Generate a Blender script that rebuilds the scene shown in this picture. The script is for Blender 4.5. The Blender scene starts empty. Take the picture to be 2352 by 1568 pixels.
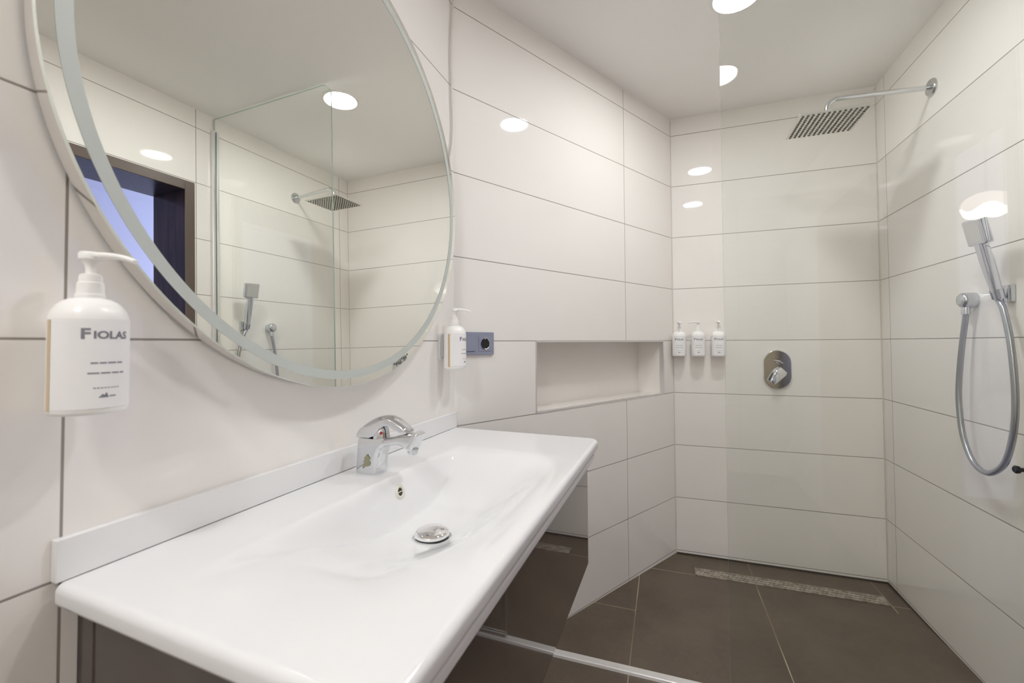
import bpy, bmesh, math, random
from mathutils import Vector, Matrix

random.seed(7)
scn = bpy.context.scene
COL = scn.collection
R = math.radians
PI = math.pi

# ------------------------------------------------------------------ camera
CAM_H = 1.1917
cam_d = bpy.data.cameras.new('camera')
cam = bpy.data.objects.new('camera', cam_d)
COL.objects.link(cam)
right = Vector((0.94333889, 0.33178067, -0.00577292))
up = Vector((0.01346711, -0.02089607, 0.99969095))
fwd = Vector((-0.3315575, 0.94312509, 0.0241802))
rot = Matrix((right, up, -fwd)).transposed().to_4x4()
cam.matrix_world = Matrix.Translation((0, 0, CAM_H)) @ rot
cam_d.sensor_width = 36.0
cam_d.lens = 996.03 / 2352 * 36.0
cam_d.shift_y = (763.41 - 784.0) / 2352
cam_d.clip_start = 0.02
cam_d.dof.use_dof = True
cam_d.dof.focus_distance = 1.75
cam_d.dof.aperture_fstop = 5.0
scn.camera = cam

# ------------------------------------------------------------------ world, exposure
w = bpy.data.worlds.new('world')
scn.world = w
w.use_nodes = True
w.node_tree.nodes['Background'].inputs['Color'].default_value = (0.5, 0.5, 0.55, 1)
w.node_tree.nodes['Background'].inputs['Strength'].default_value = 0.2
scn.view_settings.view_transform = 'Standard'
scn.view_settings.look = 'None'
scn.view_settings.gamma = 1.0
scn.view_settings.use_curve_mapping = False
scn.view_settings.exposure = 0.0
scn.cycles.use_denoising = True
scn.cycles.use_adaptive_sampling = True
scn.cycles.adaptive_threshold = 0.06
scn.cycles.adaptive_min_samples = 20
scn.cycles.max_bounces = 12
scn.cycles.diffuse_bounces = 7
scn.cycles.glossy_bounces = 8
scn.cycles.transparent_max_bounces = 16
scn.cycles.caustics_reflective = True
scn.cycles.blur_glossy = 0.3
scn.cycles.sample_clamp_indirect = 8.0
scn.cycles.caustics_refractive = False
LAMP_STRENGTH = 114.0
NEXT_ROOM_WATTS = 150.0


# ------------------------------------------------------------------ materials
def lin(c):
    c = c / 255.0
    return c / 12.92 if c <= 0.04045 else ((c + 0.055) / 1.055) ** 2.4


def srgb(r, g, b):
    return (lin(r), lin(g), lin(b), 1.0)


def pm(name, col, rough=0.5, metal=0.0, spec=0.5, coat=0.0, emis=None, estr=0.0):
    m = bpy.data.materials.new(name)
    m.use_nodes = True
    b = m.node_tree.nodes['Principled BSDF']
    b.inputs['Base Color'].default_value = col
    b.inputs['Roughness'].default_value = rough
    b.inputs['Metallic'].default_value = metal
    b.inputs['Specular IOR Level'].default_value = spec
    b.inputs['Coat Weight'].default_value = coat
    if emis:
        b.inputs['Emission Color'].default_value = emis
        b.inputs['Emission Strength'].default_value = estr
    return m


class NT:
    def __init__(self, m):
        self.t = m.node_tree
        self.bsdf = self.t.nodes['Principled BSDF']

    def n(self, typ, **kw):
        nd = self.t.nodes.new(typ)
        for k, v in kw.items():
            setattr(nd, k, v)
        return nd

    def l(self, a, b):
        self.t.links.new(a, b)

    def math(self, op, a, b=None, c=None):
        nd = self.n('ShaderNodeMath', operation=op)
        for i, v in enumerate((a, b, c)):
            if v is None:
                continue
            if isinstance(v, (int, float)):
                nd.inputs[i].default_value = v
            else:
                self.l(v, nd.inputs[i])
        return nd.outputs[0]

    def mix(self, f, a, b):
        nd = self.n('ShaderNodeMix', data_type='RGBA')
        if isinstance(f, (int, float)):
            nd.inputs[0].default_value = f
        else:
            self.l(f, nd.inputs[0])
        for v, s in ((a, nd.inputs[6]), (b, nd.inputs[7])):
            if isinstance(v, tuple):
                s.default_value = v
            else:
                self.l(v, s)
        return nd.outputs[2]

    def ramp(self, v, a, b, lo=0.0, hi=1.0):
        nd = self.n('ShaderNodeMapRange')
        self.l(v, nd.inputs[0])
        for i, q in enumerate((a, b, lo, hi)):
            nd.inputs[i + 1].default_value = q
        return nd.outputs[0]


TILE = srgb(236, 232, 228)
GROUT = srgb(150, 143, 136)
PITCH = 1.0455


def tile_material(name, y0, joints=True):
    """glazed wall tile: courses every 0.30 m, vertical joints every PITCH from local y0"""
    m = pm(name, TILE, 0.07, spec=0.5)
    t = NT(m)
    tc = t.n('ShaderNodeTexCoord')
    sp = t.n('ShaderNodeSeparateXYZ')
    t.l(tc.outputs['Object'], sp.inputs[0])
    y, z = sp.outputs[1], sp.outputs[2]
    d = t.math('PINGPONG', z, 0.15)
    ys = t.math('SUBTRACT', y, y0)
    if joints:
        dy = t.math('PINGPONG', ys, PITCH / 2)
        d = t.math('MINIMUM', d, dy)
    mask = t.ramp(d, 0.0011, 0.0021)
    # glaze tone drifts a little over each tile
    cell = t.n('ShaderNodeCombineXYZ')
    t.l(t.math('FLOOR', t.math('DIVIDE', z, 0.3)), cell.inputs[0])
    t.l(t.math('FLOOR', t.math('DIVIDE', ys, PITCH)), cell.inputs[1])
    wn = t.n('ShaderNodeTexWhiteNoise')
    t.l(cell.outputs[0], wn.inputs[0])
    nz = t.n('ShaderNodeTexNoise')
    nz.inputs['Scale'].default_value = 2.2
    nz.inputs['Detail'].default_value = 3.0
    t.l(tc.outputs['Object'], nz.inputs['Vector'])
    f = t.math('ADD', t.math('MULTIPLY', nz.outputs[0], 0.8), t.math('MULTIPLY', wn.outputs[0], 0.2))
    tone = t.mix(f, srgb(241, 237, 232), srgb(248, 244, 240))
    t.l(t.mix(mask, GROUT, tone), t.bsdf.inputs['Base Color'])
    t.l(t.ramp(mask, 0, 1, 0.6, 0.028), t.bsdf.inputs['Roughness'])
    # each tile is set a hair out of plane with its neighbours
    g = t.n('ShaderNodeNewGeometry')
    v1 = t.n('ShaderNodeVectorMath', operation='SUBTRACT')
    t.l(wn.outputs[1], v1.inputs[0])
    v1.inputs[1].default_value = (0.5, 0.5, 0.5)
    v2 = t.n('ShaderNodeVectorMath', operation='SCALE')
    t.l(v1.outputs[0], v2.inputs[0])
    v2.inputs['Scale'].default_value = 0.006
    v3 = t.n('ShaderNodeVectorMath', operation='ADD')
    t.l(g.outputs['Normal'], v3.inputs[0])
    t.l(v2.outputs[0], v3.inputs[1])
    v4 = t.n('ShaderNodeVectorMath', operation='NORMALIZE')
    t.l(v3.outputs[0], v4.inputs[0])
    bp = t.n('ShaderNodeBump')
    bp.inputs['Strength'].default_value = 0.35
    bp.inputs['Distance'].default_value = 0.001
    t.l(mask, bp.inputs['Height'])
    t.l(v4.outputs[0], bp.inputs['Normal'])
    t.l(bp.outputs[0], t.bsdf.inputs['Normal'])
    return m


def floor_material():
    m = pm('floor_tile', srgb(96, 86, 77), 0.42)
    t = NT(m)
    tc = t.n('ShaderNodeTexCoord')
    sp = t.n('ShaderNodeSeparateXYZ')
    t.l(tc.outputs['Object'], sp.inputs[0])
    x, y = sp.outputs[0], sp.outputs[1]
    dx = t.math('PINGPONG', t.math('ADD', x, 0.138), 0.2745)
    dx = t.math('ADD', dx, t.math('MULTIPLY', t.math('GREATER_THAN', x, 0.8), t.math('LESS_THAN', y, 2.40)))
    dy = t.math('ABSOLUTE', t.math('SUBTRACT', y, 2.46))
    right_of = t.math('GREATER_THAN', x, -0.138)
    dy2 = t.math('ADD', t.math('ABSOLUTE', t.math('SUBTRACT', y, 2.04)), right_of)
    d = t.math('MINIMUM', dx, t.math('MINIMUM', dy, dy2))
    mask = t.ramp(d, 0.0014, 0.0026)
    n1 = t.n('ShaderNodeTexNoise')
    n1.inputs['Scale'].default_value = 4.0
    n1.inputs['Detail'].default_value = 6.0
    t.l(tc.outputs['Object'], n1.inputs['Vector'])
    n2 = t.n('ShaderNodeTexNoise')
    n2.inputs['Scale'].default_value = 45.0
    n2.inputs['Detail'].default_value = 4.0
    t.l(tc.outputs['Object'], n2.inputs['Vector'])
    f = t.math('ADD', t.math('MULTIPLY', n1.outputs[0], 0.75), t.math('MULTIPLY', n2.outputs[0], 0.25))
    f = t.ramp(f, 0.3, 0.7)
    c = t.mix(f, srgb(88, 76, 64), srgb(108, 95, 80))
    # dark specks and pale limescale flecks
    vo = t.n('ShaderNodeTexVoronoi')
    vo.inputs['Scale'].default_value = 9.0
    t.l(tc.outputs['Object'], vo.inputs['Vector'])
    sep = t.n('ShaderNodeSeparateColor')
    t.l(vo.outputs['Color'], sep.inputs[0])
    speck = t.math('MULTIPLY', t.math('LESS_THAN', vo.outputs['Distance'], 0.035), t.math('GREATER_THAN', sep.outputs[0], 0.72))
    c = t.mix(t.math('MULTIPLY', speck, 0.6), c, srgb(58, 48, 42))
    gn = t.n('ShaderNodeTexNoise')
    gn.inputs['Scale'].default_value = 3.0
    t.l(tc.outputs['Object'], gn.inputs['Vector'])
    gc = t.mix(t.ramp(gn.outputs[0], 0.4, 0.6), srgb(134, 116, 92), srgb(182, 166, 138))
    t.l(t.mix(mask, gc, c), t.bsdf.inputs['Base Color'])
    bp = t.n('ShaderNodeBump')
    bp.inputs['Strength'].default_value = 0.25
    bp.inputs['Distance'].default_value = 0.002
    t.l(n2.outputs[0], bp.inputs['Height'])
    t.l(bp.outputs[0], t.bsdf.inputs['Normal'])
    return m


def glass_material():
    """clear sheet glass: straight-through transmission plus a Fresnel reflection per face"""
    m = bpy.data.materials.new('sheet_glass')
    m.use_nodes = True
    nt = m.node_tree
    for n in list(nt.nodes):
        nt.nodes.remove(n)
    out = nt.nodes.new('ShaderNodeOutputMaterial')
    tr = nt.nodes.new('ShaderNodeBsdfTransparent')
    tr.inputs[0].default_value = (0.962, 0.972, 0.960, 1)
    gl = nt.nodes.new('ShaderNodeBsdfGlossy')
    gl.inputs['Color'].default_value = (1, 1, 1, 1)
    gl.inputs['Roughness'].default_value = 0.0
    g = nt.nodes.new('ShaderNodeNewGeometry')
    dot = nt.nodes.new('ShaderNodeVectorMath')
    dot.operation = 'DOT_PRODUCT'
    nt.links.new(g.outputs['Normal'], dot.inputs[0])
    nt.links.new(g.outputs['Incoming'], dot.inputs[1])

    def mth(op, a, b=None):
        n = nt.nodes.new('ShaderNodeMath')
        n.operation = op
        for i, v in enumerate((a, b)):
            if v is None:
                continue
            if isinstance(v, (int, float)):
                n.inputs[i].default_value = v
            else:
                nt.links.new(v, n.inputs[i])
        return n.outputs[0]
    c = mth('ABSOLUTE', dot.outputs['Value'])
    p = mth('POWER', mth('SUBTRACT', 1.0, c), 5.0)
    f = mth('ADD', 0.04, mth('MULTIPLY', p, 0.96))
    mx = nt.nodes.new('ShaderNodeMixShader')
    nt.links.new(f, mx.inputs[0])
    nt.links.new(tr.outputs[0], mx.inputs[1])
    nt.links.new(gl.outputs[0], mx.inputs[2])
    nt.links.new(mx.outputs[0], out.inputs[0])
    return m


def drain_material():
    m = pm('drain_steel', srgb(176, 168, 156), 0.38, metal=0.55)
    t = NT(m)
    tc = t.n('ShaderNodeTexCoord')
    wv = t.n('ShaderNodeTexNoise')
    wv.inputs['Scale'].default_value = 30.0
    t.l(tc.outputs['Object'], wv.inputs['Vector'])
    t.l(t.mix(t.ramp(wv.outputs[0], 0.4, 0.6), srgb(160, 150, 136), srgb(196, 188, 176)), t.bsdf.inputs['Base Color'])
    return m


def wood_material():
    m = pm('dark_wood', srgb(46, 34, 34), 0.28)
    t = NT(m)
    tc = t.n('ShaderNodeTexCoord')
    mp = t.n('ShaderNodeMapping')
    mp.inputs['Scale'].default_value = (9, 9, 0.8)
    t.l(tc.outputs['Object'], mp.inputs[0])
    nz = t.n('ShaderNodeTexNoise')
    nz.inputs['Scale'].default_value = 6.0
    nz.inputs['Detail'].default_value = 6.0
    t.l(mp.outputs[0], nz.inputs['Vector'])
    t.l(t.mix(t.ramp(nz.outputs[0], 0.35, 0.65), srgb(34, 24, 26), srgb(66, 46, 46)), t.bsdf.inputs['Base Color'])
    return m


def faucet_chrome_material():
    """chrome with a dull limescale patch low on the body"""
    m = pm('faucet_chrome', (0.86, 0.87, 0.89, 1), 0.04, metal=1.0)
    return m


M = dict(
    tileA=tile_material('wall_tile_mirror_side', -1.0428),
    tileB=tile_material('wall_tile_diagonal', 1.0431),
    tileC=tile_material('wall_tile_back', -5.0, joints=False),
    tileD=tile_material('wall_tile_right', 0.0915),
    tileF=tile_material('wall_tile_front', 0.4),
    plain=pm('plain_tile', srgb(243, 239, 234), 0.1),
    floor=floor_material(),
    ceil=pm('ceiling_paint', srgb(250, 248, 246), 0.55),
    ceramic=pm('white_ceramic', srgb(238, 238, 239), 0.07),
    splash=pm('white_splashback', srgb(238, 238, 238), 0.15),
    taupe=pm('taupe_lacquer', srgb(70, 58, 53), 0.035, spec=0.75, coat=0.6),
    alu=pm('brushed_aluminium', (0.80, 0.79, 0.80, 1), 0.28, metal=0.85),
    alu_white=pm('pale_aluminium', (0.88, 0.87, 0.86, 1), 0.32, metal=0.5),
    grip=pm('pale_grip_profile', (0.78, 0.77, 0.78, 1), 0.3, metal=0.15),
    chrome=pm('chrome', (0.72, 0.735, 0.755, 1), 0.05, metal=1.0),
    bright=pm('bright_chrome', (0.92, 0.92, 0.93, 1), 0.04, metal=1.0),
    corner=pm('corner_silicone', srgb(222, 212, 200), 0.5),
    satin=pm('satin_chrome', (0.66, 0.68, 0.70, 1), 0.2, metal=1.0),
    steel=pm('shower_steel', (0.74, 0.74, 0.70, 1), 0.3, metal=0.9),
    hose=pm('hose_metal', (0.43, 0.44, 0.45, 1), 0.28, metal=0.9),
    mirror=pm('mirror_silver', (0.935, 0.95, 0.905, 1), 0.0, metal=1.0),
    mframe=pm('polished_frame', (0.83, 0.81, 0.79, 1), 0.09, metal=0.9),
    gedge=pm('mirror_edge', srgb(226, 232, 222), 0.25),
    frost=pm('frosted_band', srgb(198, 204, 199), 0.4),
    etch=pm('etched_mark', srgb(96, 104, 102), 0.3),
    glass=glass_material(),
    glassedge=pm('glass_edge', srgb(178, 200, 190), 0.1),
    bottle=pm('bottle_plastic', srgb(251, 250, 248), 0.28),
    label=pm('label_film', srgb(247, 246, 246), 0.38),
    window=pm('level_strip', srgb(212, 190, 156), 0.4),
    pump=pm('pump_plastic', srgb(251, 250, 248), 0.3),
    holder=pm('holder_plastic', srgb(236, 237, 239), 0.25),
    ink=pm('grey_ink', srgb(132, 132, 142), 0.6),
    socket=pm('anthracite_plastic', srgb(146, 150, 168), 0.4),
    dark=pm('dark_recess', srgb(30, 30, 34), 0.5),
    black=pm('black_rubber_and_reflection', srgb(22, 22, 24), 0.45),
    grimy=pm('overflow_dark', srgb(52, 44, 28), 0.4),
    ivory=pm('overflow_ring', srgb(226, 224, 212), 0.2),
    red=pm('red_dot', srgb(160, 20, 60), 0.3),
    blue=pm('blue_dot', srgb(40, 80, 180), 0.3),
    lime=pm('limescale', srgb(150, 146, 120), 0.6),
    drain=drain_material(),
    slot=pm('drain_slot', srgb(92, 84, 74), 0.6),
    nozzle=pm('nozzle_rubber', srgb(112, 108, 100), 0.5),
    wood=wood_material(),
    leaf=pm('door_leaf_wood', srgb(158, 134, 98), 0.45),
    shade=pm('lamp_shade_glass', srgb(250, 232, 230), 0.4, emis=(1.0, 0.86, 0.84, 1), estr=2.6),
    shade_in=pm('lamp_shade_rim', srgb(252, 248, 245), 0.4, emis=(1.0, 0.97, 0.94, 1), estr=9.0),
    casing=pm('casing_wood', srgb(96, 82, 74), 0.4),
    lilac=pm('bedroom_paint', srgb(205, 208, 228), 0.7),
    cable=pm('cable_white', srgb(222, 216, 212), 0.4),
    lampring=pm('lamp_ring', srgb(240, 238, 234), 0.35),
    lamp=pm('lamp_diffuser', srgb(250, 250, 248), 0.4, emis=(0.975, 0.992, 1.0, 1), estr=LAMP_STRENGTH),
    lamp_fill=pm('lamp_diffuser_fill', srgb(250, 250, 248), 0.4, emis=(0.975, 0.992, 1.0, 1), estr=LAMP_STRENGTH * 1.9),  # stronger emission for the added fill lamp
    seal=pm('seal_strip', srgb(66, 60, 54), 0.6),
)


# ------------------------------------------------------------------ object helpers
def finish(bm, name, mats, parent=None, smooth=35.0):
    me = bpy.data.meshes.new(name)
    bmesh.ops.recalc_face_normals(bm, faces=bm.faces)
    bm.to_mesh(me)
    bm.free()
    if not isinstance(mats, (list, tuple)):
        mats = [mats]
    for m in mats:
        me.materials.append(m)
    if smooth:
        me.shade_smooth()
        me.set_sharp_from_angle(angle=R(smooth))
    o = bpy.data.objects.new(name, me)
    COL.objects.link(o)
    if parent is not None:
        o.parent = parent
    if smooth:
        wn = o.modifiers.new('weighted', 'WEIGHTED_NORMAL')
        wn.keep_sharp = True
        wn.weight = 100
    return o


def thing(name, label, cat, loc=(0, 0, 0), rz=0.0, group=None):
    o = bpy.data.objects.new(name, None)
    o.empty_display_size = 0.05
    COL.objects.link(o)
    o.location = loc
    o.rotation_euler = (0, 0, rz)
    return tag(o, label, cat, group)


def tag(o, label, cat, group=None):
    o['label'] = label
    o['category'] = cat
    if group:
        o['group'] = group
    return o


def structure(o, label=None):
    o['kind'] = 'structure'
    if label:
        o['label'] = label
    return o


def copy_tree(o, parent=None):
    c = o.copy()
    COL.objects.link(c)
    c.parent = parent
    for ch in o.children:
        copy_tree(ch, c)
    return c


def frame(rz, loc=(0, 0, 0)):
    return Matrix.Translation(loc) @ Matrix.Rotation(rz, 4, 'Z')


def box(bm, lo, hi, bevel=0.0, seg=2, mat=0, mtx=None):
    r = bmesh.ops.create_cube(bm, size=1.0)
    vs = r['verts']
    for v in vs:
        v.co = Vector((lo[i] + (v.co[i] + 0.5) * (hi[i] - lo[i]) for i in range(3)))
    fs = set(f for v in vs for f in v.link_faces)
    if bevel:
        es = set(e for v in vs for e in v.link_edges)
        rb = bmesh.ops.bevel(bm, geom=list(es), offset=bevel, segments=seg, affect='EDGES', profile=0.5)
        fs = set(rb['faces']) | set(f for v in rb['verts'] for f in v.link_faces)
        vs = list(set(v for f in fs for v in f.verts))
    for f in fs:
        f.material_index = mat
    if mtx:
        for v in vs:
            v.co = mtx @ v.co
    return vs


def lathe(bm, prof, seg=48, mtx=None, mat=0, cap0=True, cap1=True):
    rings = []
    for (r, z) in prof:
        ring = []
        for i in range(seg):
            a = 2 * PI * i / seg
            p = Vector((r * math.cos(a), r * math.sin(a), z))
            ring.append(bm.verts.new(mtx @ p if mtx else p))
        rings.append(ring)
    for a, b in zip(rings, rings[1:]):
        for i in range(seg):
            j = (i + 1) % seg
            f = bm.faces.new((a[i], a[j], b[j], b[i]))
            f.material_index = mat
    if cap0:
        f = bm.faces.new(rings[0][::-1])
        f.material_index = mat
    if cap1:
        f = bm.faces.new(rings[-1])
        f.material_index = mat
    return rings


def sweep(bm, pts, radii, seg=16, mat=0, caps=True, squash=None, upv=None):
    """tube along pts; radii a number or list of (ru, rv)"""
    pts = [Vector(p) for p in pts]
    n = len(pts)
    if not isinstance(radii, (list, tuple)):
        radii = [(radii, radii)] * n
    radii = [(q, q) if not isinstance(q, (list, tuple)) else q for q in radii]
    tans = []
    for i in range(n):
        a = pts[max(0, i - 1)]
        b = pts[min(n - 1, i + 1)]
        tans.append((b - a).normalized())
    u = Vector(upv) if upv else (Vector((0, 0, 1)) if abs(tans[0].z) < 0.9 else Vector((1, 0, 0)))
    rings = []
    for i in range(n):
        t = tans[i]
        u = (u - t * u.dot(t)).normalized()
        v = t.cross(u)
        ru, rv = radii[i]
        ring = []
        for k in range(seg):
            a = 2 * PI * k / seg
            c, s = math.cos(a), math.sin(a)
            if squash:
                c = math.copysign(abs(c) ** squash, c)
                s = math.copysign(abs(s) ** squash, s)
            ring.append(bm.verts.new(pts[i] + u * ru * c + v * rv * s))
        rings.append(ring)
    for a, b in zip(rings, rings[1:]):
        for k in range(seg):
            j = (k + 1) % seg
            f = bm.faces.new((a[k], a[j], b[j], b[k]))
            f.material_index = mat
    if caps:
        bm.faces.new(rings[0][::-1]).material_index = mat
        bm.faces.new(rings[-1]).material_index = mat
    return rings


def prism(bm, outline, axis_fn, d0, d1, mat=0, side_mat=None):
    """outline: list of 2D points; axis_fn(a, b, d) -> 3D"""
    lo = [bm.verts.new(axis_fn(a, b, d0)) for a, b in outline]
    hi = [bm.verts.new(axis_fn(a, b, d1)) for a, b in outline]
    bm.faces.new(lo[::-1]).material_index = mat
    bm.faces.new(hi).material_index = mat
    n = len(outline)
    for i in range(n):
        j = (i + 1) % n
        bm.faces.new((lo[i], lo[j], hi[j], hi[i])).material_index = mat if side_mat is None else side_mat


def spline(pts, per=10):
    """Catmull-Rom through pts"""
    P = [Vector(p) for p in pts]
    P = [P[0] * 2 - P[1]] + P + [P[-1] * 2 - P[-2]]
    out = []
    for i in range(1, len(P) - 2):
        for k in range(per):
            t = k / per
            a, b, c, d = P[i - 1], P[i], P[i + 1], P[i + 2]
            out.append(0.5 * ((2 * b) + (c - a) * t + (2 * a - 5 * b + 4 * c - d) * t * t + (3 * b - a - 3 * c + d) * t ** 3))
    out.append(P[-2])
    return out


def rrect(w_, h_, r, seg=8):
    pts = []
    for cx, cy, a0 in ((w_ / 2 - r, h_ / 2 - r, 0), (-w_ / 2 + r, h_ / 2 - r, 90), (-w_ / 2 + r, -h_ / 2 + r, 180), (w_ / 2 - r, -h_ / 2 + r, 270)):
        for k in range(seg + 1):
            a = R(a0 + 90 * k / seg)
            pts.append((cx + r * math.cos(a), cy + r * math.sin(a)))
    return pts


AXIS_X = Matrix.Rotation(PI / 2, 4, 'Y')      # lathe z axis -> +x

# ------------------------------------------------------------------ the setting
A0 = Vector((-0.6995, 1.3731, 0))             # corner of mirror wall and diagonal wall
RZ_A = math.atan2(-0.01684808, 0.99985806)
B1 = Vector((0.0469, 2.6917, 0))              # corner of diagonal wall and shower back wall
dB = (B1 - A0).normalized()
RZ_B = math.atan2(-dB.x, dB.y)
LEN_B = (B1 - A0).length
XD, YC, ZC = 1.037, 2.6917, 2.5
RZ_C, RZ_D = -PI / 2, PI
# a point on the mirror wall at world Y = 0, used as local origin by things on that wall
A_OFF = A0 - Vector((-math.sin(RZ_A), math.cos(RZ_A), 0)) * (1.3731 / math.cos(RZ_A))


def wall(name, origin, rz, y0, y1, mat, hole=None, t=0.12, back=0.0, z0=-0.12, z1=2.56):
    bm = bmesh.new()
    if hole is None:
        box(bm, (-t, y0, z0), (0, y1, z1))
    else:
        hy0, hy1, hz0, hz1 = hole
        box(bm, (-t, y0, z0), (0, hy0, z1))
        box(bm, (-t, hy1, z0), (0, y1, z1))
        box(bm, (-t, hy0, hz1), (0, hy1, z1))
        if hz0 > z0 + 0.2:
            box(bm, (-t, hy0, z0), (0, hy1, hz0))
        if back:
            box(bm, (-t - 0.02, hy0 - 0.02, hz0 - 0.02), (-back, hy1 + 0.02, hz1 + 0.02), mat=1)
    for f in bm.faces:
        f.normal_update()
        if abs(f.normal.x) < 0.5:
            f.material_index = 1
    o = finish(bm, name, [mat, M['plain']], smooth=0)
    o.location = origin
    o.rotation_euler = (0, 0, rz)
    return structure(o)


wall('wall_left', A0, RZ_A, -2.7, 0.08, M['tileA'])
wall('wall_diagonal', A0, RZ_B, -0.05, LEN_B + 0.05, M['tileB'], hole=(0.3998, 1.4072, 0.9, 1.2), t=0.22, back=0.168)
wall('wall_back', B1, RZ_C, -0.1, 1.1, M['tileC'])
DOOR_Y0, DOOR_Y1, DOOR_TOP = 0.68, 1.542, 2.092       # opening in the right wall, world Y
wall('wall_right', (XD, YC, 0), RZ_D, -0.1, 3.95, M['tileD'], hole=(YC - DOOR_Y1, YC - DOOR_Y0, -0.12, DOOR_TOP), t=0.24)
wall('wall_front', (0, -1.15, 0), PI / 2, -1.3, 1.0, M['tileF'])

bm = bmesh.new()
box(bm, (-1.0, -1.3, ZC), (1.3, 2.85, ZC + 0.08))
structure(finish(bm, 'ceiling', M['ceil'], smooth=0))

bm = bmesh.new()
ys = [-1.3, 1.63, 1.66, 2.85]
zs = [0.0, 0.0, 0.0, -0.022]
xs = [-1.0, 1.3]
top = [[bm.verts.new((x, y, z)) for x in xs] for y, z in zip(ys, zs)]
bot = [[bm.verts.new((x, y, -0.1)) for x in xs] for y in ys]
for i in range(3):
    bm.faces.new((top[i][0], top[i][1], top[i + 1][1], top[i + 1][0]))
    bm.faces.new((bot[i][0], bot[i + 1][0], bot[i + 1][1], bot[i][1]))
    for k in (0, 1):
        bm.faces.new((top[i][k], top[i + 1][k], bot[i + 1][k], bot[i][k]))
bm.faces.new((top[0][0], bot[0][0], bot[0][1], top[0][1]))
bm.faces.new((top[3][0], top[3][1], bot[3][1], bot[3][0]))
structure(finish(bm, 'floor', M['floor'], smooth=0))

# door lining and casing
bm = bmesh.new()
T = 0.05
for (lo, hi) in (((XD - 0.012, DOOR_Y1 - T, 0), (XD + 0.25, DOOR_Y1 - 0.001, DOOR_TOP - 0.001)),
                 ((XD - 0.012, DOOR_Y0 + 0.001, 0), (XD + 0.25, DOOR_Y0 + T, DOOR_TOP - 0.001)),
                 ((XD - 0.012, DOOR_Y0 + T, DOOR_TOP - T), (XD + 0.25, DOOR_Y1 - T, DOOR_TOP - 0.001))):
    box(bm, lo, hi, 0.002, 1)
for f in bm.faces:
    f.normal_update()
    if f.normal.x < -0.5:
        f.material_index = 1
structure(finish(bm, 'door_1', [M['wood'], M['casing']], smooth=0), 'dark wooden door lining around the open doorway')

# the door leaf stands open against the right wall, nearer than the doorway
bm = bmesh.new()
box(bm, (XD - 0.060, DOOR_Y0 - 0.80, 0.008), (XD - 0.020, DOOR_Y0 - 0.006, 2.03), 0.003, 1)
leaf = structure(finish(bm, 'door_2', M['leaf'], smooth=0), 'brown wooden door leaf standing open against the right wall')
bm = bmesh.new()
sweep(bm, [(XD - 0.060, 0.0, 1.02), (XD - 0.105, 0.0, 1.02), (XD - 0.108, 0.02, 1.02), (XD - 0.108, 0.12, 1.02)], 0.009, 12)
finish(bm, 'door_handle', M['satin'], leaf)

# the next room seen through the doorway
bm = bmesh.new()
box(bm, (3.2, -1.0, -0.1), (3.3, 5.2, 2.7))
structure(finish(bm, 'wall_bedroom', M['lilac'], smooth=0))
bm = bmesh.new()
box(bm, (1.3, 5.1, -0.1), (3.2, 5.2, 2.7))
structure(finish(bm, 'wall_bedroom_end', M['lilac'], smooth=0))
bm = bmesh.new()
box(bm, (1.28, -1.1, -0.1), (3.2, -1.0, 2.7))
structure(finish(bm, 'wall_bedroom_near', M['lilac'], smooth=0))
bm = bmesh.new()
box(bm, (1.3, -1.0, -0.1), (3.2, 5.1, 0.0))
structure(finish(bm, 'floor_bedroom', M['wood'], smooth=0))
bm = bmesh.new()
box(bm, (1.3, -1.0, 2.6), (3.2, 5.1, 2.7))
structure(finish(bm, 'ceiling_bedroom', M['lilac'], smooth=0))
ld = bpy.data.lights.new('bedroom_daylight', 'AREA')
ld.shape = 'RECTANGLE'
ld.size, ld.size_y = 1.2, 1.4
ld.energy = NEXT_ROOM_WATTS
ld.color = (0.74, 0.79, 1.0)
lo_ = bpy.data.objects.new('bedroom_daylight', ld)
COL.objects.link(lo_)
lo_.location = (2.25, 5.05, 1.5)
lo_.rotation_euler = (R(-90), 0, 0)

# niche edging
bm = bmesh.new()
ny0, ny1 = 0.3998, 1.4072
e = 0.006
box(bm, (-0.02, ny0 - 0.001, 0.901), (0.0015, ny0 + e, 1.199))
box(bm, (-0.02, ny1 - e, 0.901), (0.0015, ny1 + 0.001, 1.199))
box(bm, (-0.02, ny0, 0.899), (0.0015, ny1, 0.899 + e))
box(bm, (-0.02, ny0, 1.2 - e), (0.0015, ny1, 1.2))
o = structure(finish(bm, 'trim_1', M['alu'], smooth=0), 'thin metal edging round the wall niche')
o.location = A0
o.rotation_euler = (0, 0, RZ_B)

# threshold strip between dry floor and shower, from the diagonal wall to the right wall
bm = bmesh.new()
xl = lambda y: A0.x + (y - A0.y) * dB.x / dB.y
yy = [1.631, 1.634, 1.640, 1.660, 1.666, 1.669]
zz = [0.0, 0.008, 0.011, 0.011, 0.008, 0.0]
L_ = [bm.verts.new((xl(y), y, z)) for y, z in zip(yy, zz)]
R_ = [bm.verts.new((XD, y, z)) for y, z in zip(yy, zz)]
for i in range(5):
    bm.faces.new((L_[i], R_[i], R_[i + 1], L_[i + 1]))
bm.faces.new(L_[::-1])
bm.faces.new(R_)
bm.faces.new((L_[0], L_[5], R_[5], R_[0]))
structure(finish(bm, 'trim_2', M['alu_white']), 'pale aluminium threshold strip on the floor')

# dark silicone seal along shower back and right wall foot
bm = bmesh.new()
box(bm, (B1.x + 0.004, YC - 0.006, -0.03), (XD - 0.001, YC - 0.0005, -0.012))
box(bm, (XD - 0.006, 1.672, -0.03), (XD - 0.0005, YC - 0.006, -0.010))
structure(finish(bm, 'trim_3', M['seal'], smooth=0), 'grey seal line where the shower floor meets the walls')


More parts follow.
